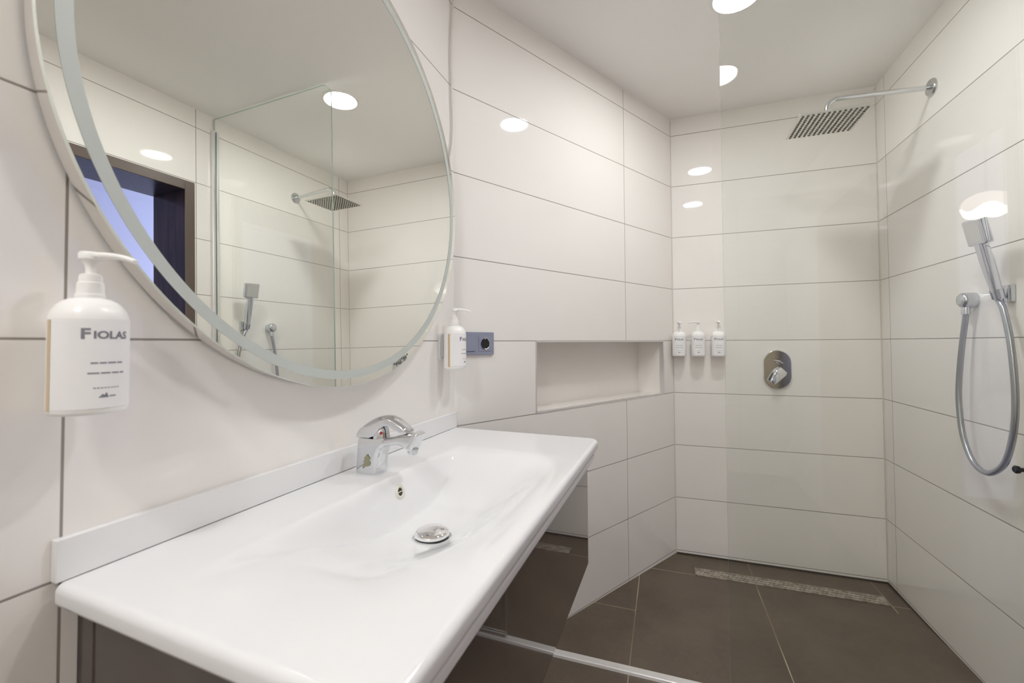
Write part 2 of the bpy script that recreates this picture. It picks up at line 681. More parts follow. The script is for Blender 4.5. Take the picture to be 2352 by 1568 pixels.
# yellowed silicone bead up the two shower corners
for i_, (cx_, cy_) in enumerate(((B1.x + 0.0012, YC - 0.0012), (XD - 0.0012, YC - 0.0012))):
    bm = bmesh.new()
    lathe(bm, [(0.0026, -0.018), (0.0026, 2.49)], 10, Matrix.Translation((cx_, cy_, 0)))
    structure(finish(bm, 'trim_%d' % (4 + i_), M['corner']), 'thin yellowed silicone bead in the shower corner')


# ------------------------------------------------------------------ ceiling downlights
def downlight(x, y, label, mat='lamp'):
    t = thing('ceiling_downlight', label, 'light', (x, y, ZC), 0, 'round ceiling downlights')
    bm = bmesh.new()
    lathe(bm, [(0.080, 0.0), (0.080, -0.004), (0.083, -0.007), (0.092, -0.006), (0.096, -0.001), (0.096, 0.0)], 64, cap0=False, cap1=False)
    finish(bm, 'trim_ring', M['lampring'], t)
    bm = bmesh.new()
    lathe(bm, [(0.0795, 0.0), (0.0795, -0.0035), (0.070, -0.0045)], 64, cap0=False)
    finish(bm, 'diffuser', M[mat], t)
    return t


downlight(0.275, 1.80, 'round white ceiling downlight just inside the shower beside the glass edge')
downlight(0.27, 0.975, 'round white ceiling downlight above the washbasin area, nearer the camera')

downlight(-0.30, -0.75, 'added fill light in downlight form, out of view behind the camera', 'lamp_fill')  # added unseen lamp that brightens the left wall and near end

# ------------------------------------------------------------------ vanity unit
V = thing('vanity_cabinet', 'glossy dark taupe wall-hung cabinet under the white washbasin', 'cabinet', A_OFF, RZ_A)
cs0, cs1 = 0.348, 1.286
cn = 0.4835
cz0, cz1 = 0.549, 0.872
bm = bmesh.new()
box(bm, (0.001, cs0, cz0), (cn - 0.021, cs1, cz0 + 0.018))
box(bm, (0.001, cs0, cz0), (cn - 0.021, cs0 + 0.018, cz1 - 0.0005))
box(bm, (0.001, cs1 - 0.018, cz0), (cn - 0.021, cs1, cz1 - 0.0005))
box(bm, (0.001, cs0, cz0), (0.012, cs1, cz1 - 0.0005))
box(bm, (cn - 0.034, cs0, 0.80), (cn - 0.0305, cs1, cz1 - 0.0005))
finish(bm, 'carcass', M['taupe'], V, smooth=0)
bm = bmesh.new()
box(bm, (cn - 0.0195, cs0 + 0.001, cz0 + 0.001), (cn, cs1 - 0.001, 0.8505), 0.0012, 2)
finish(bm, 'drawer_front', M['taupe'], V)
bm = bmesh.new()
box(bm, (cn - 0.0295, cs0, 0.8520), (cn + 0.0205, cs1 + 0.004, 0.8675), 0.0035, 3)
finish(bm, 'grip_profile', M['grip'], V)

# washbasin: one ceramic slab with the bowl sunk into it
N0, N1 = 0.0125, 0.508
S0, S1 = 0.321, 1.372
SHEAR = -0.040
TOPZ = 0.9
CR = 0.03          # front corner radius
ER = 0.010         # edge rounding


def sst(a, b, v):
    t = min(1, max(0, (v - a) / (b - a)))
    return t * t * t * (t * (6 * t - 15) + 10)


def cub(a, b, v):
    t = min(1, max(0, (v - a) / (b - a)))
    return t * t * (3 - 2 * t)


BC_S = 0.788


def bowl(n, s):
    fn = sst(0.134, 0.182, n) * (1 - cub(0.285, 0.488, n))
    fs = cub(0.38, 0.80, s) * (1 - sst(0.92, 1.15, s))
    d = 0.084 * fn * fs
    rr = math.hypot((n - 0.266) / 1.0, (s - BC_S) / 1.6)
    d += 0.012 * (1 - cub(0.03, 0.24, rr)) * fn * fs
    return d


bm = bmesh.new()
NN, NS = 120, 260
grid = []
for j in range(NS + 1):
    # denser rows are not needed: even spacing, corner ends squeezed
    tj = j / NS
    s = S0 + ER + (S1 - S0 - 2 * ER) * tj
    dy = min(s - (S0 + ER), (S1 - ER) - s)
    rc = CR - ER
    ins = 0.0 if dy >= rc else rc - math.sqrt(max(0, rc * rc - (rc - dy) ** 2))
    row = []
    for i in range(NN + 1):
        n = N0 + (N1 - ER - ins - N0) * i / NN
        row.append(bm.verts.new((n, s + SHEAR * n, TOPZ - bowl(n, s))))
    grid.append(row)
for j in range(NS):
    for i in range(NN):
        bm.faces.new((grid[j][i], grid[j][i + 1], grid[j + 1][i + 1], grid[j + 1][i]))
loop = [grid[0][i] for i in range(NN + 1)] + [grid[j][NN] for j in range(1, NS)] + [grid[NS][i] for i in range(NN, -1, -1)] + [grid[j][0] for j in range(NS - 1, 0, -1)]
nl = len(loop)
P2 = [Vector((v.co.x, v.co.y)) for v in loop]
nrm = []
for k in range(nl):
    tdir = None
    a, b = P2[(k - 1) % nl], P2[(k + 1) % nl]
    d = (b - a).normalized()
    nrm.append(Vector((d.y, -d.x)))
for k in range(nl):       # keep the back edge straight against the splashback
    if abs(P2[k].x - N0) < 1e-6:
        nrm[k] = Vector((0, -1)) if k == 0 else (Vector((0, 1)) if P2[k].y > 1.3 and k < nl - NS + 1 else Vector((0, 0)))
prev = loop
prof = []
for q in range(1, 7):
    a = PI / 2 * q / 6
    prof.append((ER * math.sin(a), ER * (1 - math.cos(a))))
prof += [(ER, 0.021), (ER - 0.002, 0.026), (ER - 0.006, 0.028), (-0.035, 0.0279)]
for off, dz in prof:
    cur = []
    for k in range(nl):
        p = P2[k] + nrm[k] * off
        cur.append(bm.verts.new((p.x, p.y, TOPZ - dz)))
    for k in range(nl):
        m_ = (k + 1) % nl
        bm.faces.new((prev[k], prev[m_], cur[m_], cur[k]))
    prev = cur
WB = thing('washbasin', 'long white ceramic washbasin slab with sunken bowl on the taupe cabinet', 'washbasin', A_OFF, RZ_A)
finish(bm, 'basin', M['ceramic'], WB, smooth=60)

# overflow hole in the rear wall of the bowl
zo = 0.866
no = None
for k in range(400):
    n = 0.134 + 0.06 * k / 400
    if TOPZ - bowl(n, 0.832) <= zo:
        no = n
        break
dn = 0.002
slope = math.atan2(bowl(no + dn, 0.832) - bowl(no - dn, 0.832), 2 * dn)      # steepness of the rear wall
mt = Matrix.Translation((no, 0.834 + SHEAR * no, zo)) @ Matrix.Rotation(slope, 4, 'Y')
bm = bmesh.new()
lathe(bm, [(0.0085, 0.0005), (0.0092, 0.0026), (0.0125, 0.0030), (0.0155, 0.0014), (0.0162, -0.002)], 32, mt, cap0=False, cap1=False)
finish(bm, 'overflow_ring', M['ivory'], WB)
bm = bmesh.new()
lathe(bm, [(0.0088, 0.0008), (0.003, 0.0009)], 24, mt, cap0=False)
box(bm, (-0.0009, -0.0086, 0.0009), (0.0009, 0.0086, 0.0018), mtx=mt, mat=1)
finish(bm, 'overflow_hole', [M['grimy'], M['ivory']], WB)

# pop-up waste plug
zf = TOPZ - bowl(0.266, BC_S)
mt = Matrix.Translation((0.266, BC_S + SHEAR * 0.266, zf))
WP = thing('drain_plug', 'round chrome pop-up waste plug in the bottom of the basin', 'drain plug', A_OFF + Matrix.Rotation(RZ_A, 3, 'Z') @ Vector((0.266, BC_S + SHEAR * 0.266, zf)), RZ_A)
bm = bmesh.new()
lathe(bm, [(0.0345, 0.0065), (0.0345, 0.0115), (0.033, 0.0135), (0.029, 0.0160), (0.018, 0.0182), (0.006, 0.0190)], 64)
finish(bm, 'cap', M['bright'], WP)
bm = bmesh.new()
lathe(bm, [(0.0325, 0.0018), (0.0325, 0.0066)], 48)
finish(bm, 'dark_reflection_ring', M['black'], WP)  # black ring stands in for the dark reflection on the cap's side
bm = bmesh.new()
lathe(bm, [(0.039, -0.001), (0.039, 0.0015), (0.030, 0.0020)], 64)
finish(bm, 'seat_ring', M['satin'], WP)

# splashback
bm = bmesh.new()
box(bm, (0.0005, 0.321, 0.9005), (0.0125, 1.371, 0.9525), 0.0015, 2)
sp = finish(bm, 'splashback', M['splash'])
sp.location = A_OFF
sp.rotation_euler = (0, 0, RZ_A)
tag(sp, 'long low white upstand strip behind the washbasin, against the mirror wall', 'splashback')

# ------------------------------------------------------------------ basin mixer tap
F = thing('basin_tap', 'chrome single-lever basin mixer tap with water stains', 'tap', (-0.635, 0.8365, TOPZ), RZ_A)
# body: rounded-square column that leans into the spout; sections given as (z, n_back, n_front, half width)
bm = bmesh.new()
secs = [(0.0, -0.031, 0.029, 0.0245), (0.004, -0.031, 0.030, 0.0250), (0.02, -0.0305, 0.0305, 0.0248), (0.04, -0.030, 0.033, 0.0242),
        (0.055, -0.0295, 0.039, 0.0236), (0.066, -0.029, 0.050, 0.0230), (0.074, -0.0285, 0.058, 0.0225), (0.079, -0.027, 0.054, 0.0210)]
rings = []
for z, nb, nf, hw in secs:
    ring = []
    for k in range(40):
        a = 2 * PI * k / 40
        c, s_ = math.cos(a), math.sin(a)
        ex = 0.45
        c = math.copysign(abs(c) ** ex, c)
        s_ = math.copysign(abs(s_) ** ex, s_)
        ring.append(bm.verts.new(((nb + nf) / 2 + (nf - nb) / 2 * c, hw * s_, z)))
    rings.append(ring)
for a, b in zip(rings, rings[1:]):
    for k in range(40):
        j = (k + 1) % 40
        bm.faces.new((a[k], a[j], b[j], b[k]))
bm.faces.new(rings[0][::-1])
bm.faces.new(rings[-1])
finish(bm, 'tap_body', M['chrome'], F, smooth=50)
# spout
bm = bmesh.new()
pts = spline([(0.020, 0, 0.0655), (0.050, 0, 0.0725), (0.080, 0, 0.0785), (0.100, 0, 0.0775), (0.113, 0, 0.0760)], 6)
nP = len(pts)
rad = []
for i in range(nP):
    t_ = i / (nP - 1)
    rad.append((0.0135 - 0.0035 * math.sin(min(1, t_ * 1.5) * PI) * (1 if t_ < 0.67 else 0) + 0.0065 * max(0, t_ - 0.45) / 0.55, 0.0215 - 0.0030 * t_))
sweep(bm, pts, rad, 24, squash=0.62, upv=(0, 0, 1))
finish(bm, 'spout', M['chrome'], F, smooth=50)
# outlet block and aerator
bm = bmesh.new()
tilt = Matrix.Translation((0.1150, 0, 0.0770)) @ Matrix.Rotation(R(24), 4, 'Y')
box(bm, (-0.007, -0.0190, -0.0195), (0.0075, 0.0190, 0.0225), 0.004, 3, mtx=tilt)
finish(bm, 'spout_tip', M['chrome'], F)
bm = bmesh.new()
lathe(bm, [(0.0105, 0.0), (0.0115, 0.003), (0.0115, 0.012), (0.010, 0.0135)], 32, Matrix.Translation((0.1070, 0, 0.0500)) @ Matrix.Rotation(R(16), 4, 'Y'))
finish(bm, 'aerator', M['satin'], F)
# lever: a dome over the cartridge that stretches forward into a handle
bm = bmesh.new()
hsec = [(-0.0290, 0.0785, 0.0800, 0.0165), (-0.0285, 0.0785, 0.0905, 0.0200), (-0.022, 0.0785, 0.1010, 0.0222), (-0.008, 0.0785, 0.1115, 0.0232), (0.006, 0.0787, 0.1200, 0.0236),
        (0.020, 0.0845, 0.1265, 0.0236), (0.034, 0.1010, 0.1300, 0.0225), (0.046, 0.1085, 0.1308, 0.0212), (0.058, 0.1075, 0.1290, 0.0200), (0.072, 0.1005, 0.1235, 0.0190),
        (0.086, 0.0950, 0.1150, 0.0180), (0.096, 0.0935, 0.1065, 0.0172), (0.101, 0.0945, 0.1010, 0.0150)]
rings = []
for n, zb, zt, hw in hsec:
    ring = []
    for k in range(28):
        a = 2 * PI * k / 28
        c, s_ = math.cos(a), math.sin(a)
        ex = 0.75 if s_ > 0 else 0.28
        c = math.copysign(abs(c) ** ex, c)
        s_ = math.copysign(abs(s_) ** ex, s_)
        ring.append(bm.verts.new((n, hw * c, (zb + zt) / 2 + (zt - zb) / 2 * s_)))
    rings.append(ring)
for a, b in zip(rings, rings[1:]):
    for k in range(28):
        j = (k + 1) % 28
        bm.faces.new((a[k], a[j], b[j], b[k]))
bm.faces.new(rings[0][::-1])
bm.faces.new(rings[-1])
lever = finish(bm, 'lever', M['chrome'], F, smooth=60)
# cartridge core under the lever with the temperature mark
bm = bmesh.new()
lathe(bm, [(0.0195, 0.0), (0.0195, 0.008), (0.0175, 0.022), (0.012, 0.028)], 32, Matrix.Translation((0.024, 0, 0.0775)))
finish(bm, 'cartridge_collar', M['chrome'], F)
bm = bmesh.new()
mt = Matrix.Translation((0.036, -0.0158, 0.0925)) @ Matrix.Rotation(R(-58), 4, 'Z') @ AXIS_X
lathe(bm, [(0.0034, -0.002), (0.0034, 0.0012), (0.0024, 0.002)], 20, mt)
finish(bm, 'temperature_mark', M['red'], F)['label'] = 'small red hot water mark'
# limescale stain on the near face
bm = bmesh.new()
for (cx_, cz_, rr) in ((0.006, 0.036, 0.0065), (0.004, 0.029, 0.0055), (0.009, 0.024, 0.006), (0.001, 0.021, 0.0045), (0.006, 0.042, 0.003), (-0.003, 0.016, 0.0025)):
    vs = []
    for k in range(14):
        a = 2 * PI * k / 14
        q = rr * (0.8 + 0.4 * random.random())
        vs.append(bm.verts.new((cx_ - 0.001 + q * math.cos(a) * 1.25, -0.02515 - 0.0002 * random.random(), cz_ + q * math.sin(a))))
    bm.faces.new(vs)
finish(bm, 'limescale_stain', M['lime'], F)

# ------------------------------------------------------------------ round mirror
MC = A_OFF + Matrix.Rotation(RZ_A, 3, 'Z') @ Vector((0, 0.7916, 1.611))
MR = thing('round_mirror', 'large round frameless wall mirror with a frosted ring above the washbasin', 'mirror', MC, RZ_A)
SEG = 192
OFF, TL = 0.0425, 0.0119


def fz(z):
    return OFF - TL * z


def ring_strip(bm, specs, cap=False, mat=0):
    """specs: list of (radius, depth offset from mirror face, or None for the wall)"""
    rings = []
    for r, d in specs:
        ring = []
        for k in range(SEG):
            a = 2 * PI * k / SEG
            y, z = r * math.cos(a), r * math.sin(a)
            n = 0.0008 if d is None else (0.0065 if d == 'gap' else fz(z) + d)
            ring.append(bm.verts.new((n, y, z)))
        rings.append(ring)
    for a, b in zip(rings, rings[1:]):
        for k in range(SEG):
            j = (k + 1) % SEG
            bm.faces.new((a[k], a[j], b[j], b[k])).material_index = mat
    if cap:
        bm.faces.new(rings[-1]).material_index = mat
    return rings


bm = bmesh.new()
ring_strip(bm, [(0.507, 'gap'), (0.507, -0.006)])
finish(bm, 'mirror_frame', M['mframe'], MR, smooth=40)
bm = bmesh.new()
ring_strip(bm, [(0.487, None), (0.487, -0.0075)], cap=True)
finish(bm, 'back_panel', M['dark'], MR, smooth=40)
bm = bmesh.new()
ring_strip(bm, [(0.507, -0.0062), (0.5122, -0.006), (0.5128, -0.005), (0.5128, -0.0008), (0.5118, 0.0)])
finish(bm, 'glass_rim', M['gedge'], MR, smooth=40)
bm = bmesh.new()
ring_strip(bm, [(0.5118, 0.0)], cap=True)
finish(bm, 'mirror_glass', M['mirror'], MR, smooth=0)
bm = bmesh.new()
ring_strip(bm, [(0.4775, 0.0004), (0.4955, 0.0004)])
finish(bm, 'frosted_band', M['frost'], MR, smooth=0)
# small etched maker's mark near the lower right rim, drawn as short strokes
bm = bmesh.new()
for k in range(8):
    a = R(-66.5 + k * 1.0) if False else math.atan2(1.1367 - 1.611 + 0.0033 * k, 0.9584 - 0.7916 + 0.0082 * k)
    rr0 = 0.496 + random.uniform(0.001, 0.004)
    rr1 = rr0 + random.uniform(0.004, 0.008)
    wd = random.uniform(0.002, 0.0035)
    vs = []
    for (r_, da) in ((rr0, -wd), (rr1, -wd), (rr1, wd), (rr0, wd)):
        y, z = r_ * math.cos(a) - da * math.sin(a), r_ * math.sin(a) + da * math.cos(a)
        vs.append(bm.verts.new((fz(z) + 0.0005, y, z)))
    bm.faces.new(vs)
finish(bm, 'etched_mark', M['etch'], MR, smooth=0)

# cable that comes out of the ceiling corner and goes behind the mirror
bm = bmesh.new()
cp = spline([(-0.684, 1.362, 2.499), (-0.6905, 1.359, 2.42), (-0.6925, 1.343, 2.25), (-0.6925, 1.345, 2.10), (-0.692, 1.352, 1.95), (-0.692, 1.342, 1.87), (-0.692, 1.318, 1.81), (-0.692, 1.289, 1.765)], 8)
sweep(bm, cp, 0.0042, 10)
tag(finish(bm, 'power_cable', M['cable']), 'thin white cable hanging from the ceiling corner to behind the mirror', 'cable')


# ------------------------------------------------------------------ soap dispensers
def text_mesh(body, size, bold=0.0):
    cu = bpy.data.curves.new('txt', 'FONT')
    cu.body = body
    cu.size = size
    cu.offset = bold
    cu.resolution_u = 3
    ob = bpy.data.objects.new('txt', cu)
    COL.objects.link(ob)
    dg = bpy.context.evaluated_depsgraph_get()
    me = bpy.data.meshes.new_from_object(ob.evaluated_get(dg))
    bpy.data.objects.remove(ob)
    bpy.data.curves.remove(cu)
    return me


BR = 0.0368


def wrap_text(bm, body, size, az0, z0, width=None, bold=0.0):
    me = text_mesh(body, size, bold)
    xs = [v.co.x for v in me.vertices]
    x0, x1 = min(xs), max(xs)
    k = 1.0 if width is None else width / (x1 - x0)
    tmp = bmesh.new()
    tmp.from_mesh(me)
    bmesh.ops.triangulate(tmp, faces=tmp.faces)
    mp = {}
    for v in tmp.verts:
        a = az0 + (v.co.x - x0) * k / BR
        r = BR + 0.00075
        mp[v] = bm.verts.new((r * math.cos(a), r * math.sin(a), z0 + v.co.y))
    for f in tmp.faces:
        try:
            bm.faces.new([mp[v] for v in f.verts])
        except ValueError:
            pass
    tmp.free()
    bpy.data.meshes.remove(me)
    return az0 + (x1 - x0) * k / BR


def bar(bm, a0, a1, z0, z1):
    n = max(1, int((a1 - a0) / 0.08))
    r = BR + 0.00075
    prev = None
    for i in range(n + 1):
        a = a0 + (a1 - a0) * i / n
        c = (bm.verts.new((r * math.cos(a), r * math.sin(a), z0)), bm.verts.new((r * math.cos(a), r * math.sin(a), z1)))
        if prev:
            bm.faces.new((prev[0], c[0], c[1], prev[1]))
        prev = c


def patch(bm, r, a0, a1, z0, z1, n=40):
    prev = None
    for i in range(n + 1):
        a = a0 + (a1 - a0) * i / n
        c = (bm.verts.new((r * math.cos(a), r * math.sin(a), z0)), bm.verts.new((r * math.cos(a), r * math.sin(a), z1)))
        if prev:
            bm.faces.new((prev[0], c[0], c[1], prev[1]))
        prev = c


def make_dispenser():
    t = thing('soap_dispenser', '', 'soap dispenser', group='white pump soap bottles on the walls')
    bm = bmesh.new()
    lathe(bm, [(0.0305, 0.0), (0.0345, 0.0012), (0.0362, 0.004), (BR, 0.009), (BR, 0.110), (0.0362, 0.117), (0.0340, 0.124), (0.0302, 0.1305),
               (0.0250, 0.1357), (0.0190, 0.1390), (0.0145, 0.1400), (0.0135, 0.1410)], 72)
    finish(bm, 'bottle', M['bottle'], t, smooth=50)
    bm = bmesh.new()
    patch(bm, BR + 0.0004, R(-84), R(84), 0.008, 0.1135)
    lab = finish(bm, 'paper_label', M['label'], t, smooth=60)
    bm = bmesh.new()
    e1 = wrap_text(bm, 'F', 0.0168, R(-37), 0.0905, 0.0082, 0.0006)
    wrap_text(bm, 'IOLAS', 0.0124, e1 + 0.07, 0.0905, 0.0355, 0.0004)
    finish(bm, 'brand_print', M['ink'], lab, smooth=0)
    bm = bmesh.new()
    for (z, segs) in ((0.0615, (-24, -14, -12, -2, 0, 13, 15, 25)), (0.0495, (-28, -12, -10, 4, 6, 18, 20, 28))):
        for q in range(0, len(segs), 2):
            bar(bm, R(segs[q]), R(segs[q + 1]), z - 0.0008, z + 0.0008)
    for q in range(-20, 20, 5):
        bar(bm, R(q), R(q + 3.6), 0.0315, 0.0325)
    # little peak-shaped emblem with a short line of print
    r = BR + 0.00075
    for a0, a1, h in ((-13, -2, 0.0045), (-7, 2, 0.0062)):
        vs = []
        for a, z in ((a0, 0.0205), (a1, 0.0205), ((a0 + a1) / 2 + 1, 0.0205 + h)):
            vs.append(bm.verts.new((r * math.cos(R(a)), r * math.sin(R(a)), z)))
        bm.faces.new(vs)
    bar(bm, R(3), R(13), 0.0212, 0.0226)
    finish(bm, 'small_print', M['ink'], lab, smooth=0)
    bm = bmesh.new()
    patch(bm, BR + 0.0003, R(-99), R(-87), 0.006, 0.1125, 8)
    finish(bm, 'level_strip', M['window'], t, smooth=60)['label'] = 'beige strip beside the label'
    bm = bmesh.new()
    pr = [(0.0142, 0.1405), (0.0144, 0.1440), (0.0134, 0.1450)]
    for k in range(7):
        pr.append((0.0131 - 0.00008 * k + (0.00025 if k % 2 else 0), 0.146 + 0.0019 * k))
    pr += [(0.0124, 0.1590), (0.0113, 0.1598), (0.0110, 0.1660), (0.0102, 0.1690), (0.0070, 0.1705)]
    lathe(bm, pr, 40)
    finish(bm, 'collar', M['pump'], t, smooth=40)
    bm = bmesh.new()
    lathe(bm, [(0.0052, 0.1700), (0.0052, 0.1770), (0.0062, 0.1815), (0.0092, 0.1855), (0.0098, 0.1875)], 32)
    finish(bm, 'stem', M['pump'], t, smooth=50)
    bm = bmesh.new()
    lathe(bm, [(0.0095, 0.1868), (0.0118, 0.1880), (0.0122, 0.1945), (0.0105, 0.1968), (0.0040, 0.1975)], 36)
    pts = spline([(0.004, 0, 0.1925), (0.022, 0, 0.1925), (0.038, 0, 0.1905), (0.050, 0, 0.1868), (0.0535, 0, 0.1850)], 5)
    n = len(pts)
    sweep(bm, pts, [(0.0044 - 0.0020 * i / (n - 1), 0.0085 - 0.0042 * i / (n - 1)) for i in range(n)], 16, squash=0.8, upv=(0, 0, 1))
    finish(bm, 'pump_head', M['pump'], t, smooth=50)
    return t


def make_holder():
    """wall plate with a cradle behind the bottle"""
    t = thing('bottle_holder', '', 'holder', group='white wall holders behind the soap bottles')
    bm = bmesh.new()
    prism(bm, rrect(0.050, 0.086, 0.010, 5), lambda a, b, d: (d, a, b), 0.0, 0.0085)
    finish(bm, 'wall_plate', M['holder'], t, smooth=40)
    bm = bmesh.new()
    box(bm, (0.0085, -0.014, -0.034), (0.0128, 0.014, 0.034), 0.0015, 2)
    finish(bm, 'hook', M['holder'], t)
    return t


D0 = make_dispenser()
H0 = make_holder()
first = True
SPOTS = [
    # world x, y, z base, wall rotation, pump turn, label, holder label
    ((-0.667, 0.331), 1.1095, RZ_A, 22, 'large near white pump soap bottle on the left wall, left of the mirror', 'white holder on the left wall behind the nearest soap bottle'),
    ((-0.6505, 1.2830), 1.1095, RZ_A, 14, 'white pump soap bottle right of the mirror, beside the grey socket plate', 'white holder on the mirror wall behind the soap bottle beside the socket'),
    ((0.0785, 2.6425), 1.1110, RZ_C, 8, 'white pump soap bottle on the shower wall, left of three, next to the corner', 'white holder on the shower wall behind the left of three soap bottles'),
    ((0.1785, 2.6425), 1.1110, RZ_C, -78, 'white pump soap bottle on the shower wall, middle of three, spout turned left', 'white holder on the shower wall behind the middle of three soap bottles'),
    ((0.2815, 2.6425), 1.1110, RZ_C, 0, 'white pump soap bottle on the shower wall, right of three, behind the glass edge', 'white holder on the shower wall behind the right of three soap bottles'),
]
for (xy, zb, rz, turn, lab, hlab) in SPOTS:
    d = D0 if first else copy_tree(D0)
    h = H0 if first else copy_tree(H0)
    first = False
    d.location = (xy[0], xy[1], zb)
    d.rotation_euler = (0, 0, rz)
    d['label'] = lab
    for ch in d.children:
        if ch.name.startswith('pump_head'):
            ch.rotation_euler = (0, 0, R(turn))
    nv = Vector((math.cos(rz), math.sin(rz), 0))
    # holder sits between bottle and wall
    p = Vector((xy[0], xy[1], zb + 0.072)) - nv * 0.0497
    h.location = p
    h.rotation_euler = (0, 0, rz)
    h['label'] = hlab
    if 'left wall' in hlab:
        h.location = p + Vector((-nv.y, nv.x, 0)) * 0.014

# ------------------------------------------------------------------ switch and socket plate on the diagonal wall
S = thing('socket_plate', 'grey-blue double plate with a switch and a round power socket on the diagonal wall', 'socket', A0 + Vector((0, 0, 1.1906)), RZ_B)
bm = bmesh.new()
box(bm, (0.0005, 0.0208, -0.042), (0.0095, 0.1728, 0.042), 0.002, 2)
finish(bm, 'cover_plate', M['socket'], S)
bm = bmesh.new()
box(bm, (0.0095, 0.0345, -0.0275), (0.0118, 0.0845, 0.0275), 0.001, 2)
box(bm, (0.0094, 0.0350, -0.0290), (0.0098, 0.0840, -0.0275), mat=1)
finish(bm, 'rocker_switch', [M['socket'], M['dark']], S)
bm = bmesh.new()
box(bm, (0.0095, 0.1010, -0.0285), (0.0112, 0.1580, 0.0285), 0.001, 2)
finish(bm, 'socket_insert', M['socket'], S)
mt = Matrix.Translation((0, 0.1290, -0.001)) @ AXIS_X
bm = bmesh.new()
lathe(bm, [(0.0195, 0.0125), (0.0205, 0.0132), (0.0222, 0.0128), (0.0226, 0.0112)], 40, mt, cap0=False, cap1=False)
finish(bm, 'socket_rim', M['satin'], S)
bm = bmesh.new()
lathe(bm, [(0.0196, 0.0128), (0.0190, 0.0114), (0.006, 0.0113)], 40, mt, cap0=False)
for sgn in (-1, 1):
    lathe(bm, [(0.0026, 0.0113), (0.0026, 0.0121)], 12, Matrix.Translation((0, 0.1290 + sgn * 0.0095, -0.001)) @ AXIS_X, mat=1)
    box(bm, (0.0113, 0.1290 - 0.0025, -0.001 + sgn * 0.0175 - 0.0018), (0.0128, 0.1290 + 0.0025, -0.001 + sgn * 0.0175 + 0.0018), mat=2)
finish(bm, 'socket_well', [M['dark'], M['black'], M['satin']], S)

# ------------------------------------------------------------------ shower screen
G = thing('shower_screen', 'fixed clear glass shower screen with a polished free edge', 'shower screen', (XD, 1.65, 0.011))
bm = bmesh.new()
gx0, gx1, gz0, gz1 = 0.1947 - XD, -0.006, 0.001, 2.477
ol = [(gx1, gz0), (gx1, gz1)]
for k in range(9):
    a = R(90 + 90 * k / 8)
    ol.append((gx0 + 0.06 + 0.06 * math.cos(a), gz1 - 0.06 + 0.06 * math.sin(a)))
ol.append((gx0, gz0))
prism(bm, ol, lambda a, b, d: (a, d, b), -0.004, 0.004, 0, 1)
finish(bm, 'glass_pane', [M['glass'], M['glassedge']], G, smooth=0)
bm = bmesh.new()
box(bm, (-0.020, -0.0185, 0.0), (-0.0005, -0.0045, 2.408), 0.001, 1)
box(bm, (-0.020, 0.0045, 0.0), (-0.0005, 0.0185, 2.408), 0.001, 1)
finish(bm, 'wall_profile', M['alu'], G, smooth=0)
bm = bmesh.new()
box(bm, (gx0, -0.0095, 0.0), (-0.021, -0.0045, 0.014), 0.001, 1)
box(bm, (gx0, 0.0045, 0.0), (-0.021, 0.0095, 0.014), 0.001, 1)
finish(bm, 'floor_channel', M['alu'], G, smooth=0)

# ------------------------------------------------------------------ overhead rain shower
RS = thing('rain_shower', 'chrome overhead rain shower with a square plate on a bent wall arm', 'shower head', (XD, 2.198, 2.216))
bm = bmesh.new()
lathe(bm, [(0.0345, 0.0005), (0.0345, 0.006), (0.031, 0.011), (0.014, 0.013)], 48, Matrix.Rotation(-PI / 2, 4, 'Y'))
finish(bm, 'wall_flange', M['satin'], RS)
bm = bmesh.new()
arm = [(-0.01, 0, 0), (-0.20, -0.027, -0.003), (-0.335, -0.046, -0.006)]
for k in range(1, 9):
    a = R(90 * k / 8)
    arm.append((-0.335 - 0.042 * math.sin(a), -0.046 - 0.0025 * k / 8, -0.006 - 0.042 * (1 - math.cos(a))))
arm.append((-0.377, -0.0485, -0.092))
sweep(bm, arm, 0.0098, 18)
finish(bm, 'arm', M['satin'], RS)
px, py, pz = -0.380, -0.0485, -0.098
bm = bmesh.new()
lathe(bm, [(0.016, 0.0), (0.016, 0.008), (0.011, 0.014)], 24, Matrix.Translation((px + 0.003, py, pz)))
finish(bm, 'swivel_joint', M['chrome'], RS)
PLW, PLD = 0.252, 0.226
bm = bmesh.new()
box(bm, (px - PLW / 2, py - PLD / 2, pz - 0.008), (px + PLW / 2, py + PLD / 2, pz), 0.0015, 2)
NX, NY = 13, 12
for i in range(NX):
    for j in range(NY):
        cx_ = px - PLW / 2 + PLW * (i + 0.9) / (NX + 0.8)
        cy_ = py - PLD / 2 + PLD * (j + 0.9) / (NY + 0.8)
        lathe(bm, [(0.0052, 0.0), (0.0048, -0.0018), (0.003, -0.0036)], 10, Matrix.Translation((cx_, cy_, pz - 0.0082)), mat=1, cap0=False)
finish(bm, 'spray_plate', [M['steel'], M['nozzle']], RS)

# ------------------------------------------------------------------ shower valve on the back wall
MX = thing('shower_valve', 'oval chrome shower valve plate with a lever on the back wall', 'shower valve', (0.5715, YC, 1.041), RZ_C)
bm = bmesh.new()
ol = rrect(0.134, 0.210, 0.0665, 16)
prev = None
for sc, d in ((1.0, 0.0005), (1.0, 0.007), (0.985, 0.011), (0.95, 0.013)):
    ring = [bm.verts.new((d, a * sc, b * sc)) for a, b in ol]
    if prev:
        for k in range(len(ring)):
            j = (k + 1) % len(ring)
            bm.faces.new((prev[k], prev[j], ring[j], ring[k]))
    prev = ring
bm.faces.new(prev)
finish(bm, 'valve_plate', M['chrome'], MX, smooth=40)
bm = bmesh.new()
lathe(bm, [(0.027, 0.012), (0.027, 0.030), (0.024, 0.036), (0.010, 0.039)], 40, Matrix.Translation((0, 0.006, -0.018)) @ AXIS_X)
finish(bm, 'hub', M['chrome'], MX)
bm = bmesh.new()
